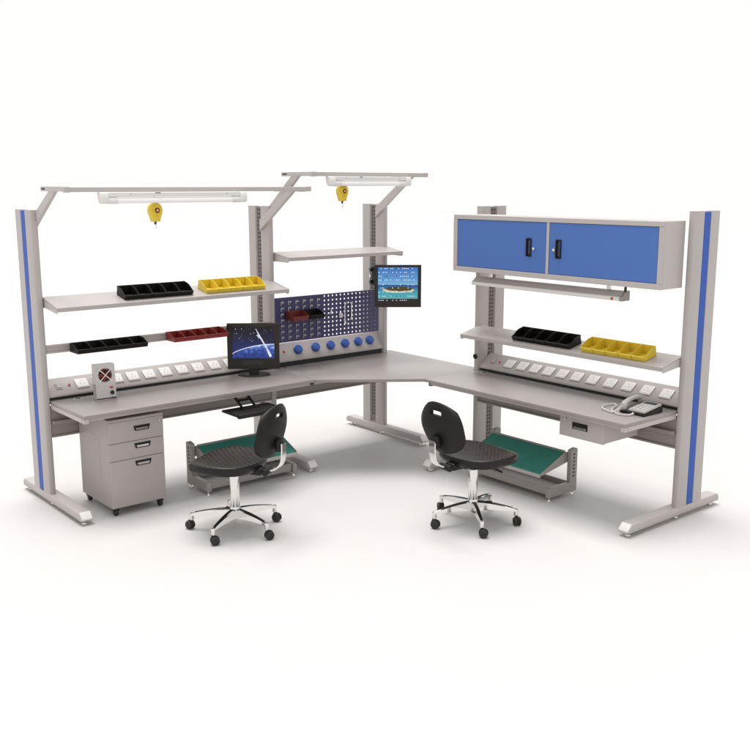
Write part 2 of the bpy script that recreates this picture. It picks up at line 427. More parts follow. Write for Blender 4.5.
# ------------------------------------------------------------------ spring balancers
def balancer(label, x, z, root):
    r = empty('tool_balancer', (0, 0, 0), label=label, cat='tool balancer', group='yellow tool balancers hanging from the top rails')
    place(r, root, x, YRAIL+.01, z)
    m = MB(); pts = []
    for k in range(17):
        a = R_(-20+220*k/16); pts.append((.054*math.cos(a), .054*math.sin(a)))
    pts += [(-.034, -.062), (-.032, -.078), (.032, -.078), (.034, -.062)]
    m.prism(pts, -.022, .022, 'y', bev=.006, seg=3); m.build('body', M['yellow'], r)
    for a, rr, dd, mm in (('drum_cover', .034, .030, 'yellow'), ('centre_disc', .021, .034, 'darkred'), ('hub', .009, .038, 'yellow')):
        d = MB(); d.cyl((.004, -.020, .0), (.004, -dd, .0), rr, rr*.93, 28, bev=.002); d.build(a, M[mm], r)
    d = MB()
    for k in range(8):
        t = k*math.pi/4; d.cyl((.004+.030*math.cos(t), -.027, .030*math.sin(t)), (.004+.030*math.cos(t), -.036, .030*math.sin(t)), .0045, n=8)
    d.box(-.010, .022, -.030, -.020, -.060, -.040, bev=.003)
    d.build('screw_ring', M['yellow'], r)
    c = MB(); c.cyl((0, 0, -.077), (0, 0, -.098), .010, .007, 14); c.build('stopper', M['rubber'], r)
    c = MB(); c.tube([(0, 0, -.096), (0, 0, -.104)], .003, m=M['white'])
    c.tube([(.0, 0, -.104), (.008, 0, -.110), (.009, 0, -.119), (0, 0, -.125), (-.008, 0, -.120)], .003, m=M['white']); c.build('hook', M['white'], r)
    r.scale = (.90, .9, .96)
    u = MB(); u.tube([(0, 0, .050), (0, 0, .085), (0, .006, .095)], .005, m=M['steel']); u.build('hanger', M['steel'], r)
    return r
balancer('yellow tool balancer with red centre hanging over the left bench', -1.245-XL, 2.056, bench_l)
balancer('yellow tool balancer with red centre hanging over the corner pegboard', .335, 2.175, bench_c)

# ------------------------------------------------------------------ bins
BW, BD, BH = .104, .142, .064
def make_bin(mm, w=BW, d=BD, h=BH):
    """front at -y, base z=0, back at y=0"""
    m = MB(); t = .003
    prof = [(0, 0), (0, h), (-d*.34, h), (-d*.50, h*.93), (-d*.66, h*.78), (-d*.82, h*.60), (-d, h*.50), (-d*.93, 0)]
    for sx in (-1, 1):
        a, b = sorted((sx*w/2, sx*(w/2-t))); m.prism(prof, a, b, 'x', bev=.0008)
    m.box(-w/2+t, w/2-t, -d*.93, 0, 0, t); m.box(-w/2+t, w/2-t, -t, 0, t, h, bev=.0008)
    m.prism([(-d*.93, t), (-d, h*.50), (-d+.008, h*.50), (-d*.93+.008, t)], -w/2+t, w/2-t, 'x')
    m.prism([(-d-.003, h*.45), (-d-.003, h*.52), (-d+.009, h*.52), (-d+.009, h*.45)], -w/2, w/2, 'x', bev=.001)
    m.box(-w/2-.001, w/2+.001, -.004, .003, h-.007, h+.001, bev=.001)
    return m, mm
proto = {}
ORD = ['first', 'second', 'third', 'fourth', 'fifth']
def bins(root, x0, x1, n, y, z, tilt, key, mm, colour, where, grp, w=BW, d=BD, h=BH):
    pitch = (x1-x0)/n
    for i in range(n):
        if key not in proto:
            mb, _ = make_bin(mm, w, d, h); o = mb.build('storage_bin', M[mm]); proto[key] = o
        else: o = proto[key].copy(); col.objects.link(o)
        lab = ('leftmost' if i == 0 else 'rightmost' if i == n-1 else ORD[i]+' from left')
        tag(o, label=f'{colour} open parts bin, {lab} of five {where}', cat='storage bin', group=grp)
        o.rotation_euler = (tilt, 0, 0); place(o, root, x0+pitch*(i+.5), y, z)
tl1 = math.atan2(.054, .254); tl2 = math.atan2(.052, .225)
def on(yf, zf, yb, zb, y): return zf+(zb-zf)*(y-yf)/(yb-yf)+.0015
yb1 = -.192
bins(bench_l, -1.345-XL, -.808-XL, 5, yb1, on(-.372, 1.420, -.118, 1.474, yb1), tl1, 'bk', 'binblack', 'black', 'on the left bench shelf', 'black bins on the left bench shelf')
bins(bench_l, -.698-XL, -.180-XL, 5, yb1, on(-.372, 1.420, -.118, 1.474, yb1), tl1, 'ye', 'yellow', 'yellow', 'on the left bench shelf', 'yellow bins on the left bench shelf', w=.101)
yb2 = -.172
bins(bench_r, YN+1.757+.0, YN+2.305, 5, yb2, on(-.345, 1.066, -.120, 1.118, yb2), tl2, 'bk', 'binblack', 'black', 'on the right bench shelf', 'black bins on the right bench shelf')
proto_y2 = 'ye'
bins(bench_r, YN+2.400, YN+2.928, 5, yb2, on(-.345, 1.066, -.120, 1.118, yb2), tl2, 'ye', 'yellow', 'yellow', 'on the right bench shelf', 'yellow bins on the right bench shelf')
bins(bench_l, -1.690-XL, -1.168-XL, 5, -.150, 1.081, 0, 'bks', 'binblack', 'black', 'hung on the rail', 'black bins hung on the rail', d=.145, h=.062)
bins(bench_l, -.955-XL, -.500-XL, 5, -.150, 1.086, 0, 'rd', 'red', 'red', 'hung on the rail', 'red bins hung on the rail', w=.089, d=.145, h=.062)
for x, key, mm, lab in ((.205, 'pr', 'darkred', 'dark red parts bin hooked on the navy louvre board'), (.365, 'pb', 'binblack', 'black parts bin hooked on the navy louvre board beside a dark red one')):
    mb, _ = make_bin(mm, .150, .120, .068); o = mb.build('storage_bin', M[mm]); place(o, bench_c, x, -.1405, 1.140)
    tag(o, label=lab, cat='storage bin', group='two parts bins on the louvre board')

# ------------------------------------------------------------------ tools on the pegboard
def spanner(x, z0, z1, label, open_end):
    m = MB(); y0, y1 = -.140, -.134
    m.box(x-.0045, x+.0045, y0, y1, z0+.012, z1-.012, bev=.001)
    for z, sgn in ((z0, -1), (z1, 1)):
        rr = .0135; c = z-sgn*.008
        pts = []
        for k in range(15):
            a = R_(90*sgn)+R_(38+284*k/14); pts.append((x+rr*math.cos(a), c+rr*math.sin(a)))
        pts.append((x, c))
        m.prism(pts, y0-.001, y1+.001, 'y')
    o = m.build('spanner', M['steel'])
    p = MB(); p.cyl((x, -.1285, z1-.02), (x, -.147, z1-.02), .003, n=8); q = p.build('peg_hook', M['steel'], o)
    tag(o, label=label, cat='spanner', group='two spanners on the pegboard'); return o
spanner(.744, 1.052, 1.238, 'longer steel spanner hanging on the navy pegboard', True)
spanner(.816, 1.082, 1.236, 'shorter steel spanner hanging on the navy pegboard, nearer the wall monitor', True)
m = MB(); m.cyl((.594, -.142, 1.150), (.594, -.142, 1.178), .0095, .008, 14, M['white']); m.cyl((.594, -.142, 1.176), (.594, -.142, 1.200), .004, .0035, 10, M['steel'])
m.cyl((.594, -.1285, 1.172), (.594, -.142, 1.172), .003, n=8, m=M['steel'])
tag(m.build('screwdriver', M['white']), label='stubby white handled driver hanging on the navy pegboard', cat='screwdriver')
m = MB(); m.cyl((.700, -.1285, 1.135), (.700, -.150, 1.135), .016, .014, 18, M['white'], bev=.002); m.box(.684, .716, -.146, -.132, 1.108, 1.126, M['white'], bev=.004)
m.cyl((.700, -.150, 1.135), (.700, -.157, 1.135), .007, n=12, m=M['steel'])
tag(m.build('tool_clip', M['white']), label='small white round tool clip on the navy pegboard beside a spanner', cat='tool clip')

# ------------------------------------------------------------------ drawer pedestal on castors
ped = empty('drawer_pedestal', (-1.4615, -.654, 0), label='grey three drawer pedestal on black castors under the left bench', cat='drawer pedestal')
pw, pd, pz0, pz1 = .2005, .50, .058, .676
m = MB(); m.box(-pw, pw, .021, pd, pz0, pz1, bev=.003); m.box(-pw, pw, 0, .0205, pz1-.018, pz1, bev=.003)
m.box(-pw-.0008, -pw+.0005, .16, .34, pz0+.16, pz1-.14)
m.build('cabinet_body', M['ped'], ped)
zt = pz1-.019
for i, (a, b) in enumerate(((.512, zt), (.389, .5095), (pz0, .3865))):
    m = MB(); m.box(-pw, pw, 0, .020, a, b, bev=.004, seg=2); d = m.build('drawer', M['ped'], ped)
    zc = (.598, .476, .352)[i]
    h = MB()
    h.prism([(-.062+.04, zc+.017), (.060+.04, zc+.017), (.050+.04, zc-.019), (-.052+.04, zc-.019)], -.006, .003, 'y', M['black'], bev=.003, seg=2)
    h.prism([(-.046+.04, zc+.001), (.044+.04, zc+.001), (.040+.04, zc-.013), (-.042+.04, zc-.013)], -.0075, -.005, 'y', M['steel'], bev=.001)
    h.build('handle', M['black'], d)
    if i == 0:
        k = MB(); k.cyl((.165, 0.002, .628), (.165, -.006, .628), .009, n=18, bev=.001, m=M['chrome']); k.box(.164, .166, -.0068, -.0055, .623, .633, M['slot']); k.build('lock', M['chrome'], d)
for x in (-pw+.035, pw-.035):
    for y in (.035, pd-.04):
        m = MB(); m.cyl((x-.012, y, .026), (x+.012, y, .026), .026, n=20, bev=.004); c = m.build('castor', M['rubber'], ped)
        f = MB(); f.box(x-.020, x+.020, y-.020, y+.022, .034, .0575, bev=.004); f.build('castor_fork', M['black'], c)

# ------------------------------------------------------------------ hanging drawer (right bench)
dw = empty('hanging_drawer_unit', (0, 0, 0), label='grey single drawer hung under the right bench worktop', cat='drawer unit')
place(dw, bench_r, 1.420, X2*0-.589, 0)
m = MB(); m.box(-.182, .182, .021, .38, .544, .712, bev=.002); m.build('drawer_box', M['coat'], dw)
m = MB(); m.box(-.184, .184, 0, .0205, .540, .706, bev=.003, seg=2); fr = m.build('drawer_front', M['coat'], dw)
m = MB(); m.box(-.075, .053, -.005, .002, .602, .650, M['black'], bev=.003); m.box(-.062, .040, -.0065, -.0045, .606, .622, M['steel'], bev=.001)
m.build('handle', M['black'], fr)
m = MB(); m.cyl((-.135, .001, .664), (-.135, -.006, .664), .010, n=18, bev=.001); m.build('lock', M['chrome'], fr)

# ------------------------------------------------------------------ footrests
def footrest(label, root, x, y):
    r = empty('footrest', (0, 0, 0), label=label, cat='footrest', group='green topped footrests under the benches')
    place(r, root, x, y, 0); w = .395
    for sx in (-1, 1):
        m = MB(); a, b = sorted((sx*w, sx*(w-.035)))
        m.prism([(.0, .028), (.0, .345), (-.020, .352), (-.075, .340), (-.075, .100), (-.285, .100), (-.305, .092), (-.305, .028)], a, b, 'x', bev=.003)
        xi = (sx*(w-.0355)); q = sorted((xi, xi-sx*.0015))
        for k in range(7):
            for_z = .14+k*.027
            m.box(a-.0008, b+.0008, -.050, -.030, for_z, for_z+.012, M['slot'])
        s = m.build('side_frame', M['frame'], r)
        for yy in (-.285, -.03):
            p = MB(); xc = (a+b)/2; p.cyl((xc, yy, .001), (xc, yy, .010), .015, .013, 16); p.cyl((xc, yy, .009), (xc, yy, .032), .005, n=10)
            p.build('levelling_foot', M['chrome'], s)
        g = MB(); q = sorted((sx*(w-.037), sx*(w-.041)))
        g.prism([(-.05, .320), (-.10, .325), (-.36, .215), (-.36, .195), (-.30, .205), (-.05, .25)], q[0], q[1], 'x')
        g.cyl((sx*(w-.041), -.16, .255), (sx*(w-.048), -.16, .255), .008, n=12, m=M['white'])
        g.build('side_plate', M['frame'], r)
    m = MB(); m.box(-w+.036, w-.036, -.285, -.270, .040, .098, bev=.003); m.box(-w+.036, w-.036, -.06, -.045, .040, .098, bev=.003)
    m.prism([(-.270, .060), (-.270, .066), (-.061, .066), (-.061, .060)], -w+.036, w-.036, 'x')
    m.build('cross_bar', M['frame'], r)
    ang = math.atan2(.325-.203, .27)
    tm = Matrix.Translation((0, -.365, .203)) @ Matrix.Rotation(ang, 4, 'X')
    L = math.hypot(.122, .27); m = MB()
    m.box(-w+.042, w-.042, 0, L, -.012, 0, bev=.002, mtx=tm); m.box(-w+.042, w-.042, -.010, .004, -.020, .006, M['coat'], bev=.002, mtx=tm)
    m.box(-w+.042, w-.042, L-.006, L+.010, -.015, .008, bev=.002, mtx=tm)
    p = m.build('foot_plate', M['frame'], r)
    m = MB(); m.box(-w+.046, w-.046, .0045, L-.007, .0005, .004, bev=.001, mtx=tm); m.build('rubber_mat', M['green'], p)
    return r
footrest('green topped grey footrest beneath the left bench, behind a black chair', bench_l, -.543-XL, -.360)
footrest('green topped grey footrest beneath the right bench', bench_r, YN+1.948, -.215)

# ------------------------------------------------------------------ keyboard tray
kt = empty('keyboard_tray', (-.590, -.76, .61), label='black keyboard tray on a folding arm under the left bench', cat='keyboard tray')
m = MB(); m.box(-.200, .200, -.115, .115, -.010, .008, bev=.004, seg=2); m.box(-.200, .200, -.125, -.095, -.018, .012, bev=.006, seg=2)
m.build('tray_board', M['black'], kt)
m = MB()
for sx in (-1, 1):
    m.prism([(.04, .006), (.19, .100), (.22, .100), (.22, .088), (.07, .002)], sx*.055-.006, sx*.055+.006, 'x', bev=.002)
m.box(-.075, .075, .17, .32, .097, .1155, bev=.002); m.box(-.07, .07, .02, .08, .006, .016, bev=.002)
m.box(-.05, .05, .12, .13, .045, .065, bev=.002)
m.build('folding_arm', M['black'], kt)

# ------------------------------------------------------------------ monitors
def emis(name, ramp, axis, strength, noise=None, scale=1., lo=-.13, hi=.13):
    m = bpy.data.materials.new(name); m.use_nodes = True; nt = m.node_tree
    b = nt.nodes['Principled BSDF']; b.inputs['Base Color'].default_value = (.004, .004, .005, 1); b.inputs['Roughness'].default_value = .18; b.inputs['Specular IOR Level'].default_value = .25
    tc = nt.nodes.new('ShaderNodeTexCoord'); sp = nt.nodes.new('ShaderNodeSeparateXYZ'); nt.links.new(tc.outputs['Object'], sp.inputs[0])
    mr = nt.nodes.new('ShaderNodeMapRange'); mr.inputs['From Min'].default_value = lo; mr.inputs['From Max'].default_value = hi
    nt.links.new(sp.outputs[axis], mr.inputs['Value'])
    fac = mr.outputs['Result']
    if noise:
        n = nt.nodes.new('ShaderNodeTexNoise'); n.inputs['Scale'].default_value = scale; n.inputs['Detail'].default_value = 6
        nt.links.new(tc.outputs['Object'], n.inputs['Vector'])
        ad = nt.nodes.new('ShaderNodeMath'); ad.operation = 'MULTIPLY_ADD'; ad.inputs[1].default_value = noise; nt.links.new(n.outputs['Fac'], ad.inputs[0])
        sb = nt.nodes.new('ShaderNodeMath'); sb.operation = 'SUBTRACT'; sb.inputs[1].default_value = noise/2
        nt.links.new(fac, ad.inputs[2]); nt.links.new(ad.outputs[0], sb.inputs[0]); fac = sb.outputs[0]
    r = nt.nodes.new('ShaderNodeValToRGB'); e = r.color_ramp.elements
    e[0].position, e[0].color = ramp[0][0], (*ramp[0][1], 1); e[1].position, e[1].color = ramp[-1][0], (*ramp[-1][1], 1)
    for p, c in ramp[1:-1]: q = e.new(p); q.color = (*c, 1)
    nt.links.new(fac, r.inputs['Fac']); nt.links.new(r.outputs['Color'], b.inputs['Emission Color']); b.inputs['Emission Strength'].default_value = strength
    return m
M['space'] = emis('screen_space', [(0, (.006, .012, .08)), (.45, (.012, .022, .13)), (.7, (.012, .012, .05)), (1, (.004, .004, .012))], 2, .9, .5, 9)
M['earth'] = emis('screen_earth', [(0, (.01, .02, .13)), (.5, (.03, .07, .34)), (.72, (.12, .22, .62)), (1, (.6, .72, .95))], 2, .9, 1.3, 34, lo=-.13, hi=.05)
M['glow'] = emis('screen_white', [(0, (.75, .82, 1.)), (1, (.9, .93, 1.))], 2, .9)
M['sky'] = emis('screen_sky', [(0, (.24, .50, .72)), (.5, (.10, .32, .66)), (1, (.05, .20, .55))], 2, .9, .12, 6, lo=-.0, hi=.14)
M['sea'] = emis('screen_sea', [(0, (.12, .48, .46)), (.45, (.06, .36, .48)), (.85, (.015, .11, .34)), (1, (.01, .07, .26))], 2, .9, .25, 12, lo=-.12, hi=.02)
M['isle'] = emis('screen_island', [(0, (.10, .07, .02)), (.5, (.03, .04, .01)), (1, (.14, .11, .05))], 2, .8, 1., 60, lo=-.03, hi=.03)
M['beach'] = emis('screen_beach', [(0, (.75, .66, .45)), (1, (.85, .80, .62))], 2, .8)
M['iconred'] = emis('screen_red', [(0, (.6, .08, .06)), (1, (.6, .08, .06))], 2, .8)
M['icondark'] = emis('screen_dark', [(0, (.03, .04, .06)), (1, (.03, .04, .06))], 2, .8)

def ellipse_pts(cx, cz, a, b, n=28, a0=0, a1=360):
    return [(cx+a*math.cos(R_(a0+(a1-a0)*k/(n-1 if a1-a0 < 360 else n))), cz+b*math.sin(R_(a0+(a1-a0)*k/(n-1 if a1-a0 < 360 else n)))) for k in range(n)]
def layer(pts, y, m, name, parent):
    b = MB(); b.prism(pts, y-.0004, y, 'y', m); return b.build(name, m, parent)
def bezel(r, w, h, sx0, sx1, sz0, sz1, th=.045):
    """local: x right, z up, screen faces -y, origin = panel centre"""
    m = MB()
    m.box(-w/2, w/2, -.012, .004, sz1, h/2, bev=.002); m.box(-w/2, w/2, -.012, .004, -h/2, sz0, bev=.002)
    m.box(-w/2, sx0, -.012, .004, sz0-.001, sz1+.001, bev=.001); m.box(sx1, w/2, -.012, .004, sz0-.001, sz1+.001, bev=.001)
    m.build('bezel', M['bezel'], r)
    m = MB(); m.prism([(.0045, -h/2+.004), (.0045, h/2-.004), (th*.5, h/2-.02), (th, h/4), (th, -h/4), (th*.5, -h/2+.02)], -w/2+.004, w/2-.004, 'x', bev=.003)
    m.build('rear_shell', M['bezel'], r)

mon = empty('desk_monitor', (-.262, -.262, .752), R_(-37.5), label='black desk monitor showing a rocket above the earth on the left bench', cat='monitor')
pan = empty('panel', (0, -.01, .232)); pan.parent = mon
bezel(pan, .405, .362, -.163, .163, -.097, .150)
s = layer([(-.163, -.097), (.163, -.097), (.163, .150), (-.163, .150)], -.004, M['space'], 'screen', pan)
arc = [(-.163, -.0965)] + [(-.163+.326*k/20, -.055+.072*math.sin(math.pi*.5*(k/20)**.8)) for k in range(21)] + [(.163, -.0965)]
arc2 = [(-.163+.326*k/20, -.055+.072*math.sin(math.pi*.5*(k/20)**.8)) for k in range(21)]
b = MB(); b.prism(arc, -.0052, -.0045, 'y', M['earth'])
b.prism(arc2+[(x, z-.006) for x, z in arc2[::-1]], -.0058, -.0053, 'y', M['glow'])
b.prism([(.024, .140), (.034, .118), (.062, .070), (.112, -.022), (.138, -.066), (.143, -.082), (.127, -.090), (.118, -.072), (.100, -.020), (.052, .066), (.030, .112)], -.0064, -.0059, 'y', M['glow'])
b.prism([(.036, .092), (.026, .086), (.048, .060), (.060, .064)], -.0070, -.0065, 'y', M['earth'])
for k in range(26):
    x, z = random.uniform(-.155, .155), random.uniform(.03, .145); q = random.choice((.0009, .0012, .0022))
    b.box(x-q, x+q, -.0052, -.0046, z-q, z+q, M['glow'])
b.build('screen_image', M['earth'], s)
m = MB(); m.box(-.085, .075, -.0135, -.0125, -.150, -.115, bev=.0003); m.build('button_strip', M['slot'], pan)
m = MB(); m.box(-.038, .038, -.004, .022, .006, .075, bev=.004); m.box(-.030, .030, .030, .055, .006, .24, bev=.004); m.box(-.03, .03, .0, .05, .006, .02, bev=.003); m.build('stand', M['bezel'], mon)
m = MB(); b2 = bmesh.new(); bmesh.ops.create_cone(b2, cap_ends=True, segments=48, radius1=1, radius2=.93, depth=.010)
m._add(b2, None, Matrix.Translation((0, .01, .005)) @ Matrix.Diagonal((.128, .092, 1, 1))); m.build('stand_base', M['bezel'], mon)

wm = empty('arm_monitor', (1.107, -.411, 1.373), R_(-39.0), label='black monitor showing a tropical island, held by an arm on the corner column', cat='monitor')
pan = empty('panel', (0, 0, 0)); pan.parent = wm
bezel(pan, .398, .362, -.170, .170, -.108, .160, .040)
s = layer([(-.170, 0.010), (.170, .010), (.170, .160), (-.170, .160)], -.004, M['sky'], 'screen', pan)
layer([(-.170, -.108), (.170, -.108), (.170, .0095), (-.170, .0095)], -.004, M['sea'], 'screen_sea', s)
def rough(pts, cx, cz, am, sd):
    rr = random.Random(sd); return [(cx+(x-cx)*(1+rr.uniform(-am, am)), cz+(z-cz)*(1+rr.uniform(-am, am)*1.6)) for x, z in pts]
b = MB(); b.prism(rough(ellipse_pts(.005, -.034, .135, .024, 40), .005, -.034, .06, 3), -.0054, -.0045, 'y', M['beach']); b.prism(rough(ellipse_pts(.010, -.024, .118, .019, 40), .01, -.024, .09, 5), -.0062, -.0055, 'y', M['isle'])
b.build('screen_island', M['isle'], s)
b = MB()
for j, z in enumerate((.150, .118, .084, .052, .012, -.016, -.052, -.086, -.121)):
    for i in range(19):
        if random.random() < (.25 if j not in (4, 5) else .7) or i in (5, 8): continue
        x = -.160+i*.0165; mm = M['glow'] if random.random() < .85 else M['icondark']
        if j == 2 and i == 7: mm = M['iconred']
        if j == 8 and i > 14: continue
        yy = -.0128 if z < -.108 else -.0070
        b.box(x-.0042, x+.0042, yy, yy+.0005, z-.0035, z+.0035, mm)
    if j == 8: pass
b.build('screen_icons', M['glow'], s)
# articulated arm back to the corner column
m = MB(); m.box(-.055, .055, .040, .052, -.055, .055, bev=.003); m.build('mount_plate', M['black'], wm)
def w2l(p):  # world point into monitor space
    a = -wm.rotation_euler.z; d = Vector(p)-Vector(wm.location); return Vector((d.x*math.cos(a)-d.y*math.sin(a), d.x*math.sin(a)+d.y*math.cos(a), d.z))
pcol = w2l((XK-.045, -.030, 1.432))
m = MB(); m.tube([(0, .05, .02), (-.02, .10, .03), (pcol.x+.03, pcol.y-.07, .045), (pcol.x, pcol.y, pcol.z)], .016, 12)
m.cyl((-.02, .10, .0), (-.02, .10, .06), .022, n=16); m.build('swing_arm', M['black'], wm)
m = MB(); a = wm.rotation_euler.z
for dz in (-.055, .0, .055): m.cyl((pcol.x-.03, pcol.y-.012, pcol.z+dz), (pcol.x+.03, pcol.y+.012, pcol.z+dz), .017, n=14, m=M['steel' if dz == 0 else 'black'])
m.box(-.016, .016, -.035, .002, -.085, .085, M['black'], bev=.005, mtx=Matrix.Translation(pcol) @ Matrix.Rotation(-a, 4, 'Z'))
m.build('column_clamp', M['black'], wm)

# ------------------------------------------------------------------ ionising fan
fan = empty('desk_fan', (-1.526, -.347, .752), R_(-6), label='small grey box fan with red blades standing on the left bench', cat='fan')
tm = Matrix.Translation((0, 0, .012)) @ Matrix.Rotation(R_(-3), 4, 'X')
m = MB(); bm = bmesh.new()
# front face with a round opening, then the box
n = 32; rr = .049; cz = .160; fw, fz0, fz1, dp = .069, .0, .236, .075
circ = [bm.verts.new((rr*math.cos(2*math.pi*k/n), 0, cz+rr*math.sin(2*math.pi*k/n))) for k in range(n)]
cin = [bm.verts.new((rr*math.cos(2*math.pi*k/n), .030, cz+rr*math.sin(2*math.pi*k/n))) for k in range(n)]
def proj_edge(k):
    a = 2*math.pi*k/n; c, s_ = math.cos(a), math.sin(a); q = []
    if abs(c) > 1e-6: q.append((fw if c > 0 else -fw)/c)
    if abs(s_) > 1e-6: q.append(((fz1-cz) if s_ > 0 else (cz-.082)*-1)/s_)
    t = min(v for v in q if v > 0); return (t*c, 0, cz+t*s_)
sq = [bm.verts.new(proj_edge(k)) for k in range(n)]
for k in range(n):
    j = (k+1) % n; bm.faces.new((circ[k], circ[j], sq[j], sq[k])); bm.faces.new((circ[j], circ[k], cin[k], cin[j]))
bm.faces.new(cin[::-1])
bmesh.ops.recalc_face_normals(bm, faces=bm.faces[:]); m._add(bm, None, tm)
m.box(-fw, fw, 0, .031, fz0, .0818, mtx=tm); m.box(-fw, fw, .0312, dp, fz0, fz1, mtx=tm)
for a, b_ in ((-fw, -fw+.003), (fw-.003, fw)): m.box(a, b_, .0004, .031, .082, fz1, mtx=tm)
m.box(-fw, fw, .0004, .031, fz1-.003, fz1, mtx=tm)
for a, b_ in ((-fw, -fw+.012), (fw-.012, fw)):
    for c, d_ in ((.083, .125), (.2, fz1-.001)): m.box(a, b_, -.0004, .0012, c, d_, mtx=tm)
m.build('fan_case', M['offcase'], fan)
m = MB(); m.cyl((0, .008, cz), (0, .026, cz), .014, n=18)
for k in range(5):
    a = k*2*math.pi/5+.5; mt = tm @ Matrix.Translation((0, .018, cz)) @ Matrix.Rotation(a, 4, 'Y') @ Matrix.Rotation(R_(25), 4, 'X')
    m.prism([(.010, -.006), (.044, -.018), (.047, .012), (.012, .008)], -.001, .001, 'y', mtx=mt)
m.build('fan_blades', M['red'], fan)
m = MB(); mtc = tm @ Matrix.Translation((0, -.004, cz))
m.cyl((0, .034, cz+0), (0, .0345, cz), .0485, n=32, m=M['slot'])
m.build('fan_cavity', M['slot'], fan)
m = MB()
for a in (45, 135):
    mt = mtc @ Matrix.Rotation(R_(a), 4, 'Y'); m.box(-.068, .068, -.0015, .0015, -.0022, .0022, mtx=mt)
m.build('wire_guard', M['chrome'], fan)
m = MB(); m.cyl((.040, .002, .048), (.040, -.014, .048), .014, .012, 20, bev=.002); m.build('dial', M['black'], fan)
m = MB(); m.box(.026, .048, -.004, .002, .080, .090, bev=.001); m.build('switch', M['reddot'], fan)
m = MB(); m.box(.035, .066, -.002, .001, .006, .014); m.build('plate', M['slot'], fan)
m = MB(); m.box(-fw-.004, fw+.004, -.004, dp+.004, -.0015, .003, bev=.001)
for sx in (-1, 1):
    a, b_ = sorted((sx*(fw+.001), sx*(fw+.004))); m.prism([(.0, .0), (.07, .0), (.05, .11), (.03, .11)], a, b_, 'x')
    m.cyl((sx*(fw+.003), .04, .10), (sx*(fw+.012), .04, .10), .010, n=14)
m.build('stand', M['alu'], fan)

# ------------------------------------------------------------------ telephone
ph = empty('telephone', (1.02, -2.955, .751), R_(-90), label='grey desk telephone with black base and coiled white cord on the right bench', cat='telephone')
# local x -> world -y (to the right of the bench), local y -> world +x (rear)
m = MB(); m.prism([(-.105, .0), (-.105, .014), (.095, .040), (.105, .036), (.105, .0)], -.095, .095, 'x', bev=.004, seg=2)
m.build('phone_base', M['black'], ph)
pt = Matrix.Translation((0, -.100, .020)) @ Matrix.Rotation(math.atan2(.026, .20), 4, 'X')
m = MB(); m.box(-.030, .092, .0, .198, -.002, .014, bev=.004, seg=2, mtx=pt); k = m.build('keypad_plate', M['offwhite'], ph)
m = MB()
for i in range(3):
    for j in range(4): m.box(-.012+i*.030, .010+i*.030, .020+j*.027, .038+j*.027, .0135, .0175, bev=.002, mtx=pt)
m.build('keys', M['keys'], k)
m = MB(); m.box(-.012, .078, .145, .182, .0135, .0150, mtx=pt); m.build('display', M['slot'], k)
m = MB()
hp = [(-.066, -.105, .048), (-.066, -.085, .062), (-.066, -.050, .078), (-.066, 0, .085), (-.066, .050, .086), (-.066, .085, .078), (-.066, .108, .066)]
m.tube(hp, [.022, .021, .016, .0145, .015, .020, .021], 14)
m.cyl((-.066, -.100, .058), (-.066, -.104, .026), .025, .023, 20, bev=.004); m.cyl((-.066, .096, .072), (-.066, .100, .046), .025, .023, 20, bev=.004)
m.build('handset', M['offwhite'], ph)
path = [(-.066, -.120, .045), (-.080, -.165, .020), (-.10, -.170, .0085)]
loc = lambda wx, wy: (-(wy+2.955), wx-1.02, .0085)
path += [loc(*p) for p in ((.86, -2.80), (.90, -2.735), (.98, -2.70), (1.05, -2.715), (1.02, -2.76), (.94, -2.79), (.87, -2.84), (.835, -2.91), (.855, -2.965), (.905, -2.972), (.925, -2.955))]
# smooth then coil
def catmull(P, k=10):
    P = [Vector(p) for p in P]; out = []
    for i in range(len(P)-1):
        a, b_, c, d_ = P[max(i-1, 0)], P[i], P[i+1], P[min(i+2, len(P)-1)]
        for j in range(k):
            t = j/k; out.append(.5*((2*b_)+(c-a)*t+(2*a-5*b_+4*c-d_)*t*t+(3*b_-a-3*c+d_)*t**3))
    out.append(P[-1]); return out
sm = catmull(path, 40); coil = []
L = 0
for i in range(len(sm)-1):
    L += (sm[i+1]-sm[i]).length; t = (sm[i+1]-sm[i]).normalized(); a = t.cross(Vector((0, 0, 1))).normalized(); c = a.cross(t)
    ph_ = L/.0075*2*math.pi
    for s_ in range(1): coil.append(sm[i]+(a*math.cos(ph_)+c*math.sin(ph_))*.0048)
m = MB(); m.tube(coil, .0022, 6); m.build('coiled_cord', M['white'], ph)

# ------------------------------------------------------------------ chairs
def superell(cx, cy, a, b, n=48, e=2.5):
    out = []
    for k in range(n):
        t = 2*math.pi*k/n; c, s_ = math.cos(t), math.sin(t)
        out.append((cx+a*abs(c)**(2/e)*math.copysign(1, c), cy+b*abs(s_)**(2/e)*math.copysign(1, s_)))
    return out
M['seatpu'] = M['blackpu'].copy(); M['seatpu'].name = 'black_patterned_foam_glints'
nt = M['seatpu'].node_tree
tcn = [q for q in nt.nodes if q.type == 'TEX_COORD'][0]; bpn = [q for q in nt.nodes if q.type == 'BUMP'][0]
mp = nt.nodes.new('ShaderNodeMapping'); mp.inputs['Rotation'].default_value = (0, 0, R_(45)); nt.links.new(tcn.outputs['Object'], mp.inputs['Vector'])
br = nt.nodes.new('ShaderNodeTexBrick'); br.inputs['Scale'].default_value = 1; br.inputs['Brick Width'].default_value = .050; br.inputs['Row Height'].default_value = .030
br.inputs['Mortar Size'].default_value = .0045; br.inputs['Mortar Smooth'].default_value = .3; nt.links.new(mp.outputs['Vector'], br.inputs['Vector'])
inv = nt.nodes.new('ShaderNodeMath'); inv.operation = 'SUBTRACT'; inv.inputs[0].default_value = 1; nt.links.new(br.outputs['Fac'], inv.inputs[1])
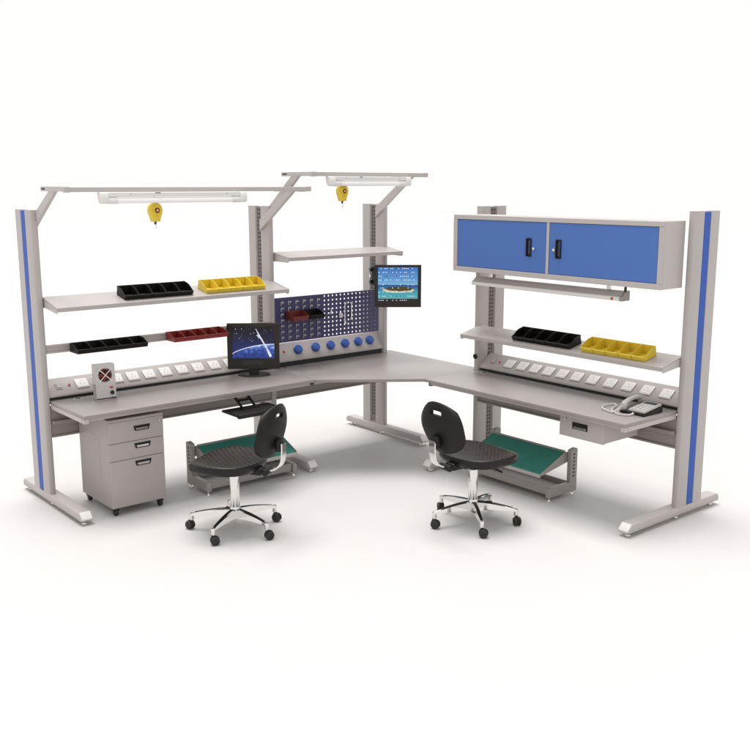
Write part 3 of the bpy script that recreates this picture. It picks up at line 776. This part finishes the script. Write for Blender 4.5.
nt.links.new(inv.outputs[0], bpn.inputs['Height']); bpn.inputs['Strength'].default_value = 1.; bpn.inputs['Distance'].default_value = .006
br.inputs['Color1'].default_value = (.010, .008, .007, 1); br.inputs['Color2'].default_value = (.018, .015, .013, 1); br.inputs['Mortar'].default_value = (.045, .038, .034, 1)  # paler mortar paints highlights into the seat pattern
sx_ = nt.nodes.new('ShaderNodeSeparateXYZ'); nt.links.new(tcn.outputs['Normal'], sx_.inputs[0])
mk = nt.nodes.new('ShaderNodeMapRange'); mk.inputs['From Min'].default_value = .75; mk.inputs['From Max'].default_value = .92; nt.links.new(sx_.outputs['Z'], mk.inputs['Value'])
mx = nt.nodes.new('ShaderNodeMix'); mx.data_type = 'RGBA'; mx.inputs[6].default_value = (.010, .008, .007, 1)
nt.links.new(mk.outputs['Result'], mx.inputs[0]); nt.links.new(br.outputs['Color'], mx.inputs[7]); nt.links.new(mx.outputs[2], nt.nodes['Principled BSDF'].inputs['Base Color'])
nt.links.new(mk.outputs['Result'], bpn.inputs['Strength'])
for l in list(nt.links):
    if l.to_node == nt.nodes['Principled BSDF'] and l.to_socket.name == 'Roughness': nt.links.remove(l)
nt.nodes['Principled BSDF'].inputs['Roughness'].default_value = .36

def make_chair():
    r = empty('work_chair', (0, 0, 0), cat='chair', group='black work chairs with chrome five star bases')
    # seat: rings lofted from the underside to a dished top
    b = bmesh.new(); rings = []
    def ring(sc, z, dish=0):
        vs = []
        for k, (x, y) in enumerate(superell(.040, 0, .236*sc, .266*sc, 48, 2.35)):
            zz = z + dish*(-.016*max(0, (x-.10)/.17)**2 + .016*(abs(y)/.26)**2*(1 if sc > .3 else .3) + .012*max(0, (-x-.08)/.15)**2)
            vs.append(b.verts.new((x, y, zz)))
        rings.append(vs)
    for sc, z, dd in ((.30, .412, 0), (.80, .411, .4), (.93, .416, .8), (.985, .430, 1), (1., .456, 1), (.985, .468, 1), (.95, .475, 1), (.86, .474, 1), (.70, .469, 1), (.50, .465, .9), (.25, .464, .7), (.08, .464, .5)): ring(sc, z, dd)
    for i in range(len(rings)-1):
        for k in range(48): b.faces.new((rings[i][k], rings[i][(k+1) % 48], rings[i+1][(k+1) % 48], rings[i+1][k]))
    b.faces.new(rings[0][::-1]); b.faces.new(rings[-1]); bmesh.ops.recalc_face_normals(b, faces=b.faces[:])
    m = MB(); m._add(b, None); m.build('seat', M['seatpu'], r, sharp=60)
    # backrest: curved shell with a grip slot
    b = bmesh.new(); nu, nv = 28, 32; W, Hh, cz = .205, .168, .690
    idx = {}
    def P(u, v, off):
        x = W*u*math.sqrt(max(0, 1-.498*v*v))*(1-.0*v); z = Hh*v*math.sqrt(max(0, 1-.498*u*u))*1.03
        bulge = .036*u*u + .012*v*v
        edge = max(abs(u), abs(v)); th = .015*(1-.55*max(0, (edge-.72)/.28)**2)
        yy = -.312 - .16*z + bulge + off*th + (.010*math.exp(-((v+.45)/.35)**2) if off > 0 else 0)
        return (yy, x, cz+z)
    for o_ in (1, -1):
        for i in range(nu+1):
            for j in range(nv+1): idx[(i, j, o_)] = b.verts.new(P(-1+2*i/nu, -1+2*j/nv, o_))
    hole = lambda i, j: 10 <= i < 18 and 24 <= j < 27
    for o_ in (1, -1):
        for i in range(nu):
            for j in range(nv):
                if hole(i, j): continue
                b.faces.new((idx[(i, j, o_)], idx[(i+1, j, o_)], idx[(i+1, j+1, o_)], idx[(i, j+1, o_)]))
    es = [e for e in b.edges if len(e.link_faces) == 1]
    def brd(path):
        for a, c in zip(path, path[1:]+path[:1]):
            b.faces.new((idx[(*a, 1)], idx[(*c, 1)], idx[(*c, -1)], idx[(*a, -1)]))
    brd([(i, 0) for i in range(nu)]+[(nu, j) for j in range(nv)]+[(i, nv) for i in range(nu, 0, -1)]+[(0, j) for j in range(nv, 0, -1)])
    brd([(i, 24) for i in range(10, 18)]+[(18, j) for j in range(24, 27)]+[(i, 27) for i in range(18, 10, -1)]+[(10, j) for j in range(27, 24, -1)])
    bmesh.ops.recalc_face_normals(b, faces=b.faces[:]); m = MB(); m._add(b, None)
    bo = m.build('backrest', M['blackpu'], r, sharp=50)
    mod = bo.modifiers.new('round', 'BEVEL'); mod.width = .006; mod.segments = 2; mod.limit_method = 'ANGLE'; mod.angle_limit = R_(50)
    m = MB(); m.box(-.352, -.312, -.036, .036, .560, .640, bev=.010, seg=2); m.build('back_bracket', M['black'], r)
    # flat chrome bar from under the seat up to the back
    m = MB(); pts = [(-.12, .425), (-.20, .423), (-.26, .428), (-.308, .443), (-.342, .475), (-.356, .52), (-.359, .57), (-.359, .615)]
    pts = [(p.x, p.y) for p in catmull([(a, c, 0) for a, c in pts], 5)]
    up = []; dn = []
    for i, (x, z) in enumerate(pts):
        a = pts[max(i-1, 0)]; c = pts[min(i+1, len(pts)-1)]; t = Vector((c[0]-a[0], c[1]-a[1])).normalized(); nn = Vector((-t.y, t.x))*.0045
        up.append((x+nn.x, z+nn.y)); dn.append((x-nn.x, z-nn.y))
    V = [(x, yy, z) for yy in (-.028, .028) for x, z in up+dn[::-1]]; K = len(up)+len(dn)
    n_ = len(up); F = []
    for i in range(n_-1):
        F += [(i, i+1, K-2-i, K-1-i), (K+i, K+K-1-i, K+K-2-i, K+i+1)]
    for i in range(K): j = (i+1) % K; F.append((i, K+i, K+j, j))
    m.raw(V, F); m.build('back_bar', M['chrome'], r, sharp=40)
    # mechanism
    m = MB(); m.box(-.13, .09, -.065, .065, .395, .422, bev=.008, seg=2); m.box(-.215, -.125, -.040, .040, .392, .440, bev=.010, seg=2)
    m.cyl((-.245, -.05, .418), (-.245, .05, .418), .022, n=16, bev=.004); m.box(-.26, -.2, -.03, .03, .405, .432, bev=.006)
    m.build('tilt_mechanism', M['black'], r)
    m = MB(); m.tube([(.02, -.06, .405), (.06, -.15, .385), (.07, -.20, .375)], .006, 8); m.build('lever', M['black'], r)
    # column
    m = MB(); m.cyl((0, 0, .15), (0, 0, .372), .0315, n=32, bev=.003); m.cyl((0, 0, .372), (0, 0, .408), .0165, .0165, 32); m.cyl((0, 0, .085), (0, 0, .165), .046, .033, 32, bev=.004)
    m.build('gas_column', M['chrome'], r)
    for k in range(5):
        a = 2*math.pi*k/5; m = MB(); rt = Matrix.Rotation(a, 4, 'Z')
        # tapered, arched arm
        V = []; F = []; N = 9
        for i in range(N):
            t = i/(N-1); rr_ = .022+t*.270; hw = .027*(1-t)+.0135*t; zt = .150-.036*t**1.8; zb = zt-.060*(1-t)-.018*t
            if i == N-1: rr_ -= .004
            V += [(rr_, -hw, zb), (rr_, -hw*.82, zt-.004), (rr_, -hw*.5, zt), (rr_, hw*.5, zt), (rr_, hw*.82, zt-.004), (rr_, hw, zb)]
        for i in range(N-1):
            for q in range(6): F.append((i*6+q, i*6+(q+1) % 6, (i+1)*6+(q+1) % 6, (i+1)*6+q))
        F += [tuple(range(6))[::-1], tuple((N-1)*6+q for q in range(6))]
        m.raw(V, F, mtx=rt)
        m.cyl((.288*math.cos(a), .288*math.sin(a), .066), (.288*math.cos(a), .288*math.sin(a), .113), .0145, n=18, bev=.002)
        am = m.build('base_arm', M['chrome'], r, sharp=40)
        s = MB(); V = []; F = []
        for i in range(N):
            t = i/(N-1); rr_ = .034+t*.232; hw = (.027*(1-t)+.0135*t)*.42; zt = .1508-.036*((rr_-.022)/.270)**1.8
            V += [(rr_, -hw, zt-.0015), (rr_, -hw, zt+.0008), (rr_, hw, zt+.0008), (rr_, hw, zt-.0015)]
        for i in range(N-1):
            for q in range(4): F.append((i*4+q, i*4+(q+1) % 4, (i+1)*4+(q+1) % 4, (i+1)*4+q))
        F += [(3, 2, 1, 0), tuple((N-1)*4+q for q in range(4))]
        s.raw(V, F, mtx=rt); s.build('arm_dark_reflection', M['black'], am)  # dark strip stands in for a reflection along the chrome arm
        # castor: fork with two wheels, each turned its own way
        sw = a+[.9, -.6, 2.2, 1.2, -1.1][k]; c0 = Vector((.292*math.cos(a), .292*math.sin(a), 0))
        off = Vector((math.cos(sw), math.sin(sw), 0)); ax = Vector((-off.y, off.x, 0)); w0 = c0+off*.012+Vector((0, 0, .030))
        cst = MB(); cst.cyl(w0-ax*.008, w0+ax*.008, .025, n=18)
        cst.cyl(c0+Vector((0, 0, .030)), c0+Vector((0, 0, .070)), .011, n=12)
        b2 = bmesh.new(); bmesh.ops.create_uvsphere(b2, u_segments=18, v_segments=10, radius=1)
        cst._add(b2, None, Matrix.Translation(w0+Vector((0, 0, .006))-off*.002) @ Matrix.Rotation(sw, 4, 'Z') @ Matrix.Diagonal((.031, .014, .029, 1)))
        co = cst.build('castor', M['black'], r, sharp=40)
        for sg in (-1, 1):
            wl_ = MB(); wl_.cyl(w0+ax*sg*.0085, w0+ax*sg*.022, .030, .0275, 24, bev=.004) if sg > 0 else wl_.cyl(w0+ax*sg*.022, w0+ax*sg*.0085, .0275, .030, 24, bev=.004)
            wl_.cyl(w0+ax*sg*.0215, w0+ax*sg*.0235, .010, n=14)
            wl_.build('wheel', M['rubber'], co)
    return r
ch1 = make_chair()
ch2 = copy_tree(ch1)
def pose(ch, x, y, seat_rot, base_rot, lift):
    """base turns separately from the seat: rotate the base parts about the root axis"""
    ch.location = (x, y, 0); ch.rotation_euler = (0, 0, R_(seat_rot))
    for c in ch.children:
        n = c.name.split('.')[0]
        if n in ('base_arm', 'castor'):
            c.rotation_euler = (0, 0, R_(base_rot-seat_rot))
        elif n in ('seat', 'backrest', 'back_bar', 'back_bracket', 'tilt_mechanism', 'lever'): c.location.z = lift
pose(ch1, -1.141, -1.380, 120, 66, .008)
pose(ch2, .157, -2.271, -3, 20.5, .008)
ch1['label'] = 'black work chair facing the left bench beside the drawer pedestal'
ch2['label'] = 'black work chair seen from behind, facing the right bench'

# black grommet disc on the far right-bench column
m = MB(); m.cyl((-.0225+.0, -HD-.001, .862), (-.0225+.0, -HD-.012, .862), .020, n=20, bev=.002)
o = m.build('cable_plug', M['black'], bench_r); o.location.x = .0225

# ------------------------------------------------------------------ floor
m = MB(); S = 50
b = bmesh.new(); vs = [b.verts.new(p) for p in ((-S, -S, 0), (S, -S, 0), (S, S, 0), (-S, S, 0))]; b.faces.new(vs); m._add(b, None, smooth=False)
tag(m.build('floor', M['floor']), kind='structure')

# ------------------------------------------------------------------ light
w = bpy.data.worlds.new('World'); scene.world = w; w.use_nodes = True
bg = w.node_tree.nodes['Background']; bg.inputs['Color'].default_value = (1.0, .997, .988, 1); bg.inputs['Strength'].default_value = 1.0
def area(name, loc, target, size, power, color=(1, .985, .97)):
    l = bpy.data.lights.new(name, 'AREA'); l.shape = 'RECTANGLE'; l.size, l.size_y = size; l.energy = power; l.color = color
    o = bpy.data.objects.new(name, l); col.objects.link(o); o.location = loc
    o.rotation_euler = (Vector(target)-Vector(loc)).to_track_quat('-Z', 'Y').to_euler(); return o
area('overhead_softbox', (-4, 28, 197), (0, 0, 0), (110, 110), 440000)

# ------------------------------------------------------------------ camera
cam = bpy.data.cameras.new('camera'); co = bpy.data.objects.new('camera', cam); col.objects.link(co)
cam.sensor_width = 36; cam.sensor_fit = 'HORIZONTAL'; cam.lens = 36*947.158/750
cam.shift_x = (375-377.96)/750; cam.shift_y = (369.736-375)/750
co.location = (-4.2096, -6.5079, 2.2225); co.rotation_euler = (math.pi/2-.1928, 0, -.6961)
cam.clip_start = .05; cam.clip_end = 500
scene.camera = co
scene.view_settings.view_transform = 'Standard'; scene.view_settings.look = 'None'
scene.view_settings.exposure = 0; scene.view_settings.gamma = 1
scene.render.resolution_x = 1024; scene.render.resolution_y = 1024
